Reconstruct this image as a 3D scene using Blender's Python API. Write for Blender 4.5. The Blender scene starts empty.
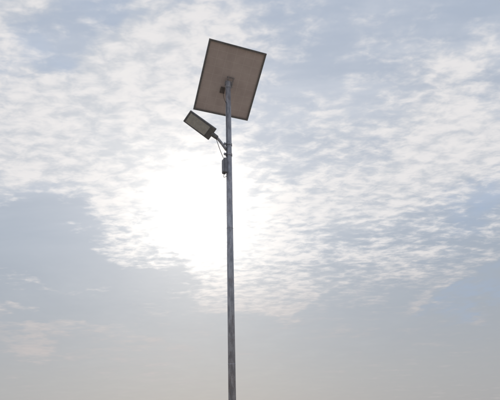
import bpy, bmesh, math, random
from mathutils import Vector, Matrix
rad=math.radians
scene=bpy.context.scene
random.seed(3)
scene.view_settings.view_transform='Standard'
scene.view_settings.look='None'
scene.view_settings.exposure=0

SUN_AZ=-7.2; SUN_EL=26.3     # degrees, azimuth measured from +Y towards +X

# ------------------------------------------------------------------ node helper
class E:
    """tiny expression wrapper around Math nodes"""
    tree=None
    def __init__(s,sock): s.s=sock
    @staticmethod
    def op(o,*a,clamp=False):
        n=E.tree.nodes.new('ShaderNodeMath'); n.operation=o; n.use_clamp=clamp
        for i,v in enumerate(a):
            if isinstance(v,E): E.tree.links.new(v.s,n.inputs[i])
            else: n.inputs[i].default_value=v
        return E(n.outputs[0])
    def __add__(s,o): return E.op('ADD',s,o)
    __radd__=__add__
    def __mul__(s,o): return E.op('MULTIPLY',s,o)
    __rmul__=__mul__
    def __sub__(s,o): return E.op('SUBTRACT',s,o)
    def __rsub__(s,o): return E.op('SUBTRACT',o,s)
    def __truediv__(s,o): return E.op('DIVIDE',s,o)
def exp(x): return E.op('EXPONENT',x)
def mx(a,b): return E.op('MAXIMUM',a,b)
def clamp01(a): return E.op('ADD',a,0.0,clamp=True)
def sstep(lo,hi,x):
    n=E.tree.nodes.new('ShaderNodeMapRange'); n.interpolation_type='SMOOTHSTEP'
    E.tree.links.new(x.s,n.inputs['Value'])
    n.inputs['From Min'].default_value=lo; n.inputs['From Max'].default_value=hi
    n.inputs['To Min'].default_value=0; n.inputs['To Max'].default_value=1
    return E(n.outputs['Result'])
def comb(x,y,z):
    n=E.tree.nodes.new('ShaderNodeCombineXYZ')
    for i,v in enumerate((x,y,z)):
        if isinstance(v,E): E.tree.links.new(v.s,n.inputs[i])
        else: n.inputs[i].default_value=v
    return E(n.outputs[0])
def mapping(vec,loc=(0,0,0),rot=0,scale=(1,1,1),typ='POINT'):
    n=E.tree.nodes.new('ShaderNodeMapping'); n.vector_type=typ
    E.tree.links.new(vec.s,n.inputs[0])
    n.inputs['Location'].default_value=loc; n.inputs['Rotation'].default_value=(0,0,rot); n.inputs['Scale'].default_value=scale
    return E(n.outputs[0])
def noise(vec,scale,detail=4,rough=.5,dist=0.0,dim='3D',w=0.0):
    n=E.tree.nodes.new('ShaderNodeTexNoise'); n.noise_dimensions=dim
    E.tree.links.new(vec.s,n.inputs['Vector'])
    n.inputs['Scale'].default_value=scale; n.inputs['Detail'].default_value=detail
    n.inputs['Roughness'].default_value=rough; n.inputs['Distortion'].default_value=dist
    return E(n.outputs[0])
def mixc(f,a,b,mode='MIX'):
    n=E.tree.nodes.new('ShaderNodeMix'); n.data_type='RGBA'; n.blend_type=mode; n.clamp_factor=True
    for sock,v in ((n.inputs[0],f),(n.inputs[6],a),(n.inputs[7],b)):
        if isinstance(v,E): E.tree.links.new(v.s,sock)
        elif isinstance(v,(int,float)): sock.default_value=v
        else: sock.default_value=(*v,1)
    return E(n.outputs[2])

# ------------------------------------------------------------------ sky
w=bpy.data.worlds.new("sky"); scene.world=w; w.use_nodes=True
w.cycles.sampling_method='MANUAL'; w.cycles.sample_map_resolution=256
nt=w.node_tree; nt.nodes.clear(); E.tree=nt
out=nt.nodes.new('ShaderNodeOutputWorld')
tc=nt.nodes.new('ShaderNodeTexCoord')
D=E(tc.outputs['Generated'])
sep=nt.nodes.new('ShaderNodeSeparateXYZ'); nt.links.new(D.s,sep.inputs[0])
X,Y,Z=[E(sep.outputs[i]) for i in range(3)]
deg=180/math.pi
zc=mx(Z,0.0)+0.10
P=comb(X/zc,Y/zc,0.0)
az0=E.op('ARCTAN2',X,Y)*deg
el0=E.op('ARCSINE',Z)*deg
w1=noise(P,1.9,4,.6,0,'2D')-0.5
w2=noise(mapping(P,(7.3,-3.1,0)),1.9,4,.6,0,'2D')-0.5
AE=comb(az0+w1*24.0,el0+w2*15.0,0.0)
def blob(a,e,ra,re,wt,rot=0.0):
    v=mapping(AE,(a,e,0),rad(rot),(ra,re,1),'TEXTURE')
    d=nt.nodes.new('ShaderNodeVectorMath'); d.operation='DOT_PRODUCT'
    nt.links.new(v.s,d.inputs[0]); nt.links.new(v.s,d.inputs[1])
    return exp(math.log(abs(wt))-E(d.outputs['Value']))
def total(lst):
    t=None
    for b in lst:
        g=blob(*b)
        if t is None: t=g
        elif b[4]<0: t=t-g
        else: t=t+g
    return t
clouds=total([
 (-19,46,14,10,1.05),(-24,34,12,8,1.05),(-11,30,12,9,.90),(-5,20,8,4,.80,-12),
 (9,27,13,8,.64,8),(23,27,12,8,.62,14),(33,33,10,8,.64),(-25,11.5,11,2.0,.70,-4),
 (5,15.6,9,1.3,.55,8),(-41,45,5,9,.85),(-2,52,16,7,.42),(22,44,14,6,.20,-10),
 (24,15,9,1.6,.45,15),(-36,30,7,6,.7),(-14,7.5,8,1.0,.30,3),
 (-29,20,15,4.5,-.85,-14)])
gaps=total([(31,23,5,2.2,.75,20),(28,13.5,6,1.4,.5,14),(-34,43,5,3.0,.7,0),(-29,51,6,2.5,.45,20),(36,43,8,3,.2,0)])
nb=noise(P,3.6,6,.62,.0,'2D')                                # billows
rip=noise(mapping(P,(2,1,0),rad(-22),(.75,1.30,1)),17.0,3,.58,.18,'2D')   # altocumulus ripples
stre=noise(mapping(P,(1,0,0),rad(-37),(.45,2.2,1)),2.6,4,.62,.15,'2D')
fadeRip=sstep(9.0,20.0,el0)
ripc=(rip-0.5)*fadeRip
dens=clouds+(nb-0.5)*1.35+ripc*1.2+(stre-0.5)*0.75-gaps*0.7
cov=sstep(0.0,0.88,dens)

# clear air
ny=nt.nodes.new('ShaderNodeTexSky'); ny.sky_type='NISHITA'; ny.sun_disc=False
ny.sun_elevation=rad(SUN_EL); ny.sun_rotation=rad(SUN_AZ)
ny.air_density=1.0; ny.dust_density=2.0; ny.ozone_density=1.5
nis=mixc(1.0,E(ny.outputs[0]),(0.05,0.05,0.05),'MULTIPLY')
r=nt.nodes.new('ShaderNodeValToRGB'); nt.links.new((el0*(1/60.0)).s,r.inputs[0])
cr=r.color_ramp
cr.elements[0].position=0.0; cr.elements[0].color=(.405,.408,.425,1)
cr.elements[1].position=1.0; cr.elements[1].color=(.42,.495,.625,1)
for p,c in ((.10,(.412,.426,.450)),(.22,(.388,.430,.488)),(.36,(.400,.458,.542)),(.55,(.47,.525,.615))):
    e=cr.elements.new(p); e.color=(*c,1)
haze=E(r.outputs[0])
clear=mixc(0.91,nis,haze)
clear=mixc(clamp01(gaps*0.8)*sstep(.30,.58,nb+0.04),clear,(.36,.465,.64))
veil=sstep(.34,.66,stre*.6+nb*.4)
clear=mixc(veil*sstep(16.,34.,el0)*0.68,clear,(.62,.655,.725))
# clouds: bright crests, greyer troughs between ripples
dark=sstep(.36,.66,(1.0-rip)*.58+(1.0-nb)*.42)
ccol=mixc(dark*.78,(.84,.815,.81),(.50,.54,.60))
low=1.0-sstep(9.,22.,el0)
ccol=mixc(low*.85,ccol,(.52,.480,.475))
skyc=mixc(cov*.88,clear,ccol)
# forward scattering around the veiled sun
sv=Vector((math.sin(rad(SUN_AZ))*math.cos(rad(SUN_EL)),math.cos(rad(SUN_AZ))*math.cos(rad(SUN_EL)),math.sin(rad(SUN_EL))))
dt=nt.nodes.new('ShaderNodeVectorMath'); dt.operation='DOT_PRODUCT'
nt.links.new(D.s,dt.inputs[0]); dt.inputs[1].default_value=sv
th=E.op('ARCCOSINE',E.op('MINIMUM',E(dt.outputs['Value']),0.99999))*deg
th=th*(1.0+(nb-0.5)*0.6)
t2=th*th
g1=exp(t2*(-1/(4.3**2)))*1.0
g2=exp(t2*(-1/(10.5**2)))*0.42
g3=exp(t2*(-1/(21.0**2)))*0.11
glow=(g1+g2)*(cov*.70+.30)*(1.0-dark*.25)+g3
gl=comb(glow,glow*0.92,glow*0.79)
final=mixc(1.0,skyc,gl,'ADD')
bg=nt.nodes.new('ShaderNodeBackground'); bg.inputs['Strength'].default_value=1.0
nt.links.new(final.s,bg.inputs['Color']); nt.links.new(bg.outputs[0],out.inputs['Surface'])

# ------------------------------------------------------------------ sun
sd=bpy.data.lights.new("sun","SUN"); sd.energy=1.5; sd.angle=rad(10); sd.color=(1,.93,.84)
so=bpy.data.objects.new("sun",sd); scene.collection.objects.link(so)
so.rotation_euler=(-sv).to_track_quat('-Z','Y').to_euler(); so.location=(-10,40,30)

# ------------------------------------------------------------------ materials
def mat(name):
    m=bpy.data.materials.new(name); m.use_nodes=True
    E.tree=m.node_tree
    b=m.node_tree.nodes['Principled BSDF']
    t=m.node_tree.nodes.new('ShaderNodeTexCoord')
    return m,b,E(t.outputs['Object'])
def setc(b,e,k='Base Color'): E.tree.links.new(e.s,b.inputs[k])
def bump(b,h,s=.3,d=.01):
    n=E.tree.nodes.new('ShaderNodeBump'); n.inputs['Strength'].default_value=s; n.inputs['Distance'].default_value=d
    E.tree.links.new(h.s,n.inputs['Height']); E.tree.links.new(n.outputs[0],b.inputs['Normal'])

def m_galv():
    m,b,o=mat("galvanised_steel")
    st=noise(mapping(o,scale=(1,1,.22)),26,5,.65,.2); sp=noise(o,70,3,.6); lg=noise(o,1.6,4,.6)
    c=mixc(sstep(.35,.65,st),(.29,.295,.33),(.52,.525,.57))
    c=mixc(sstep(.50,.66,sp*.5+lg*.5)*.75,c,(.31,.21,.185))
    setc(b,c); b.inputs['Metallic'].default_value=.3
    setc(b,st*.25+.36,'Roughness'); bump(b,st,.25,.002); return m
def m_simple(name,c1,c2,sc,rough,metal=0.):
    m,b,o=mat(name); n=noise(o,sc,5,.6)
    setc(b,mixc(sstep(.35,.68,n),c1,c2)); b.inputs['Metallic'].default_value=metal
    setc(b,n*.2+(rough-.1),'Roughness'); return m
GALV=m_galv()
ALU=m_simple("anodised_aluminium",(.18,.18,.19),(.27,.27,.285),22,.5,.3)
DARK=m_simple("black_plastic",(.018,.018,.02),(.035,.035,.04),30,.5)
CAST=m_simple("lamp_casting_grey",(.17,.175,.19),(.25,.255,.27),18,.5,.2)
CONC=m_simple("concrete",(.26,.25,.235),(.36,.35,.33),9,.9)
LENS=m_simple("frosted_lens",(.50,.51,.53),(.62,.63,.64),14,.4)
LED=m_simple("led_chip",(.60,.57,.42),(.66,.63,.50),60,.4)
BOX=m_simple("controller_grey",(.19,.19,.21),(.28,.28,.31),16,.55)
JBOX=m_simple("junction_box_plastic",(.15,.13,.13),(.21,.185,.18),30,.5)

PW,PH=1.214,1.452
def m_back():
    m,b,o=mat("panel_backsheet")
    s=E.tree.nodes.new('ShaderNodeSeparateXYZ'); E.tree.links.new(o.s,s.inputs[0])
    x,y=E(s.outputs[0]),E(s.outputs[1])
    gx=E.op('FRACT',x/0.189+10); gy=E.op('FRACT',y/0.1575+.5+10)
    gl=mx(E.op('GREATER_THAN',E.op('ABSOLUTE',gx-.5),.480),E.op('GREATER_THAN',E.op('ABSOLUTE',gy-.5),.477))
    n=noise(o,2.2,6,.65); n2=noise(o,40,3,.6)
    c=mixc(sstep(.3,.7,n),(.60,.51,.51),(.73,.635,.63))
    c=mixc(gl*.45,c,(.86,.80,.79))
    c=mixc(sstep(.60,.75,n2)*.3,c,(.45,.36,.33))
    setc(b,c); b.inputs['Roughness'].default_value=.5
    return m
def m_front():
    m,b,o=mat("panel_solar_cells")
    s=E.tree.nodes.new('ShaderNodeSeparateXYZ'); E.tree.links.new(o.s,s.inputs[0])
    x,y=E(s.outputs[0]),E(s.outputs[1])
    gx=E.op('FRACT',x/0.189+10.); gy=E.op('FRACT',y/0.1575+.5+10)
    gl=mx(E.op('GREATER_THAN',E.op('ABSOLUTE',gx-.5),.488),E.op('GREATER_THAN',E.op('ABSOLUTE',gy-.5),.485))
    n=noise(o,12,4,.5)
    c=mixc(n,(.01,.015,.05),(.02,.03,.09)); c=mixc(gl,c,(.6,.6,.6))
    setc(b,c); b.inputs['Roughness'].default_value=.12; b.inputs['Coat Weight'].default_value=.6
    return m
BACK=m_back(); FRONT=m_front()

# ------------------------------------------------------------------ mesh helpers
def obj(name,bm,material,parent=None,M=None,smooth=False,bev=0.0):
    me=bpy.data.meshes.new(name); bm.normal_update(); bm.to_mesh(me); bm.free()
    me.materials.append(material)
    if smooth:
        for p in me.polygons: p.use_smooth=True
    o=bpy.data.objects.new(name,me); scene.collection.objects.link(o)
    if parent: o.parent=parent
    if M is not None: o.matrix_local=M
    if bev>0:
        md=o.modifiers.new("bevel",'BEVEL'); md.width=bev; md.segments=2; md.limit_method='ANGLE'; md.angle_limit=rad(40)
    return o
def addbox(bm,c,s,taper=None):
    r=bmesh.ops.create_cube(bm,size=1.0)
    for v in r['verts']:
        k=1.0
        if taper and v.co.x>0: k=taper
        v.co=Vector((v.co.x*s[0]+c[0],v.co.y*s[1]*k+c[1],v.co.z*s[2]+c[2]))
def tube(bm,pts,rads,seg=20,cap=True):
    rings=[]
    pts=[Vector(p) for p in pts]
    for i,p in enumerate(pts):
        d=(pts[min(i+1,len(pts)-1)]-pts[max(i-1,0)]).normalized()
        ref=Vector((0,0,1)) if abs(d.z)<.9 else Vector((1,0,0))
        a=d.cross(ref).normalized(); b=d.cross(a).normalized()
        rr=rads[i] if isinstance(rads,(list,tuple)) else rads
        rings.append([bm.verts.new(p+a*math.cos(2*math.pi*k/seg)*rr+b*math.sin(2*math.pi*k/seg)*rr) for k in range(seg)])
    for i in range(len(rings)-1):
        for k in range(seg):
            bm.faces.new((rings[i][k],rings[i][(k+1)%seg],rings[i+1][(k+1)%seg],rings[i+1][k]))
    if cap:
        bm.faces.new(rings[0][::-1]); bm.faces.new(rings[-1])
    bmesh.ops.recalc_face_normals(bm,faces=bm.faces)
def bez(p0,p1,p2,n=10):
    p0,p1,p2=map(Vector,(p0,p1,p2))
    return [(1-t)**2*p0+2*t*(1-t)*p1+t*t*p2 for t in [i/n for i in range(n+1)]]

# ------------------------------------------------------------------ street lamp
PX,PY,PTOP=-0.3586,6.7,7.868
root=bpy.data.objects.new("solar_street_lamp",None); scene.collection.objects.link(root)
root.location=(PX,PY,0)
R0=.054
bm=bmesh.new()
tube(bm,[(0,0,.02),(0,0,3.9),(0,0,7.88)],[R0+.001,R0,R0-.001],32)
pole=obj("pole",bm,GALV,root,smooth=False)
for p in pole.data.polygons: p.use_smooth=abs(p.normal.z)<.5
bm=bmesh.new()
for z,rr in ((4.62,.0022),(2.45,.0018)):       # weld beads between pipe lengths
    tube(bm,[(0,0,z),(0,0,z+.006),(0,0,z+.014),(0,0,z+.02)],[R0,R0+rr,R0+rr,R0],32,False)
obj("weld_beads",bm,GALV,root,smooth=True)
# base plate, gussets, bolts, footing
bm=bmesh.new(); addbox(bm,(0,0,.16),(.30,.30,.016))
for a in range(4):
    bm2=bmesh.new(); addbox(bm2,(.095,0,.235),(.08,.008,.13)); bm2.transform(Matrix.Rotation(a*math.pi/2,4,'Z'))
    me=bpy.data.meshes.new("t"); bm2.to_mesh(me); bm2.free(); bm.from_mesh(me); bpy.data.meshes.remove(me)
for sx in (-1,1):
    for sy in (-1,1):
        tube(bm,[(sx*.115,sy*.115,.15),(sx*.115,sy*.115,.22)],.011,8); tube(bm,[(sx*.115,sy*.115,.1685),(sx*.115,sy*.115,.186)],.02,6)
obj("base_plate",bm,GALV,root,bev=.002)
bm=bmesh.new(); addbox(bm,(0,0,.0),(.55,.55,.30)); obj("concrete_footing",bm,CONC,root,bev=.02)

# solar panel
PM=Matrix.Translation((.032,.051,PTOP+.10)) @ Matrix.Rotation(rad(21.67),4,'Z') @ Matrix.Rotation(rad(-34.05),4,'X') @ Matrix.Rotation(rad(-.21),4,'Y')
panel=bpy.data.objects.new("solar_panel",None); scene.collection.objects.link(panel); panel.parent=root; panel.matrix_local=PM
T=.035
bm=bmesh.new()
fw=.012
for s in (-1,1):
    addbox(bm,(s*(PW/2-fw/2),0,T/2),(fw,PH,T))
    addbox(bm,(0,s*(PH/2-fw/2),T/2),(PW-2*fw,fw,T))
    addbox(bm,(s*(PW/2-fw-.011),0,.0015),(.022,PH-2*fw,.003))
    addbox(bm,(0,s*(PH/2-fw-.011),.0012),(PW-2*fw-.044,.022,.0024))
obj("panel_frame",bm,ALU,panel)
bm=bmesh.new(); addbox(bm,(0,0,T-.010),(PW-2*fw-.001,PH-2*fw-.001,.004)); obj("panel_back",bm,BACK,panel)
bm=bmesh.new(); addbox(bm,(0,0,T-.0045),(PW-2*fw-.001,PH-2*fw-.001,.005)); obj("panel_glass",bm,FRONT,panel)
bm=bmesh.new(); addbox(bm,(-.10,.20,.012),(.10,.13,.022)); obj("junction_box",bm,JBOX,panel,bev=.004)
bm=bmesh.new()
for s in (-.09,.09):
    addbox(bm,(0,s,-.0105),(.16,.024,.020))
for s in (-.056,.056):
    addbox(bm,(s,0,-.0315),(.020,.22,.021))
obj("mounting_rails",bm,GALV,panel,bev=.002)
bm=bmesh.new(); tube(bm,[(0,0,PTOP-.12),(0,0,PTOP+.03)],R0+.004,24)
addbox(bm,(0,0,PTOP+.034),(.13,.10,.012))
for s in (-1,1):
    addbox(bm,(s*.062,0,PTOP+.0),(.005,.07,.09))
bm.transform(Matrix.Rotation(rad(21.67),4,'Z'))
obj("pole_top_saddle",bm,GALV,root,bev=.002)
a=PM@Vector((-.10,.16,.004)); b=Vector((-.03,-R0-.008,PTOP-.55))
bm=bmesh.new(); tube(bm,bez(a,(a+b)/2+Vector((-.03,-.02,-.16)),b,14)+[Vector((-.03,-R0-.006,6.5)),Vector((-.035,-R0-.006,6.0))],.0045,8)
obj("panel_cable",bm,DARK,root,smooth=True)

# lamp head
TH,S,ZL,TILT,LL,LW=210,.60,6.60,26,.58,.28
LM=Matrix.Rotation(rad(TH),4,'Z') @ Matrix.Translation((S,0,ZL)) @ Matrix.Rotation(rad(-TILT),4,'Y') @ Matrix.Rotation(rad(22),4,'X')
head=bpy.data.objects.new("lamp_head",None); scene.collection.objects.link(head); head.parent=root; head.matrix_local=LM
bm=bmesh.new(); addbox(bm,(0.0,0,.022),(LL,LW,.044),.94)
obj("lamp_housing",bm,CAST,head,bev=.012)
bm=bmesh.new()
for i in range(9):
    addbox(bm,(.04,(i-4)*.026,.056),(LL*.62,.004,.03))
obj("cooling_fins",bm,CAST,head)
LB=LW*.80
bm=bmesh.new()
for s in (-1,1):
    addbox(bm,(.04,s*(LB/2),-.004),(LL*.78,.012,.012)); 
    addbox(bm,(.04+s*(LL*.39-.006),0,-.004),(.012,LB-.0125,.011))
obj("lens_rim",bm,CAST,head,bev=.002)
bm=bmesh.new(); addbox(bm,(.04,0,-.0025),(LL*.78-.026,LB-.013,.005)); obj("led_lens",bm,LENS,head)
bm=bmesh.new()
for i in range(8):
    for j in range(4):
        addbox(bm,(.04-.175+i*.05,(j-1.5)*.046,-.007),(.014,.014,.004))
obj("led_chips",bm,LED,head)
bm=bmesh.new(); tube(bm,[(-LL/2-.11,0,.02),(-LL/2-.10,0,.02),(-LL/2+.03,0,.022)],[.034,.040,.046],20)
addbox(bm,(-LL/2-.05,0,-.018),(.05,.03,.02))
obj("spigot_clamp",bm,CAST,head,bev=.003)
# arm
e0=LM@Vector((-LL/2-.08,0,.02)); h=Vector((math.cos(rad(TH)),math.sin(rad(TH)),0))
p0=h*(R0-.004)+Vector((0,0,6.22)); 
ax=(LM.to_3x3()@Vector((1,0,0)))
bm=bmesh.new(); tube(bm,bez(p0,e0-ax*.06,e0,8)+[e0+ax*.05],.026,16); obj("lamp_arm",bm,GALV,root,smooth=True)
for z in (6.10,6.33):
    bm=bmesh.new(); tube(bm,[(0,0,z),(0,0,z+.045)],R0+.008,28)
    addbox(bm,(R0+.026,0,z+.0225),(.045,.03,.042))
    tube(bm,[(R0+.030,-.03,z+.0225),(R0+.030,.03,z+.0225)],.008,8)
    bm.transform(Matrix.Rotation(rad(TH),4,'Z')); obj("clamp_band",bm,GALV,root,bev=.002)
bm=bmesh.new(); addbox(bm,(R0+.034,0,5.86),(.060,.11,.30)); addbox(bm,(R0+.068,0,5.86),(.010,.095,.27))
bm.transform(Matrix.Rotation(rad(TH),4,'Z')); obj("controller_box",bm,BOX,root,bev=.006)
hs=Vector((-h.y,h.x,0))
bm=bmesh.new()
q=h*(R0+.045)
tube(bm,bez(q+Vector((0,0,6.0)),q*1.7+Vector((0,0,6.12)),e0+Vector((0,0,-.03)),14),.0055,8)
tube(bm,bez(q+hs*.02+Vector((0,0,5.72)),q*1.5+Vector((0,0,5.55)),h*(R0+.004)+Vector((0,0,5.65)),10),.005,8)
obj("lamp_cable",bm,DARK,root,smooth=True)

# ------------------------------------------------------------------ ground
m,b,o=mat("dry_soil_and_grass")
n1=noise(o,.06,6,.6); n2=noise(o,2.5,8,.7); n3=noise(o,40,4,.7)
c=mixc(sstep(.35,.65,n2),(.27,.22,.165),(.38,.32,.25))
c=mixc(sstep(.48,.66,n1*.6+n3*.4)*.8,c,(.10,.115,.05))
setc(b,c); b.inputs['Roughness'].default_value=.95; bump(b,n2+n3*.3,.8,.04)
bm=bmesh.new()
rings=[0,4,10,25,60,150,400,1200,4000,9000]; seg=48; prev=None
for ri in rings:
    if ri==0: cur=[bm.verts.new((0,0,0))]
    else:
        cur=[bm.verts.new((ri*math.cos(2*math.pi*k/seg),ri*math.sin(2*math.pi*k/seg),
             0 if ri<30 else random.uniform(-.3,.3)*min(ri/200,3))) for k in range(seg)]
    if prev:
        for k in range(seg):
            k2=(k+1)%seg
            if len(prev)==1: bm.faces.new((prev[0],cur[k],cur[k2]))
            else: bm.faces.new((prev[k],cur[k],cur[k2],prev[k2]))
    prev=cur
bmesh.ops.recalc_face_normals(bm,faces=bm.faces)
obj("ground",bm,m,smooth=True)

# ------------------------------------------------------------------ camera
cd=bpy.data.cameras.new("camera"); co=bpy.data.objects.new("camera",cd); scene.collection.objects.link(co)
cd.sensor_fit='HORIZONTAL'; cd.sensor_width=36; cd.lens=433/500*36
cd.clip_end=30000
pitch=rad(28); rl=rad(-2.205)
F=Vector((0,math.cos(pitch),math.sin(pitch))); Uv=Vector((0,-math.sin(pitch),math.cos(pitch))); Rv=Vector((1,0,0))
R2=math.cos(rl)*Rv+math.sin(rl)*Uv; U2=-math.sin(rl)*Rv+math.cos(rl)*Uv
M=Matrix((R2,U2,-F)).transposed().to_4x4(); M.translation=(0,0,1.6)
co.matrix_world=M
scene.camera=co
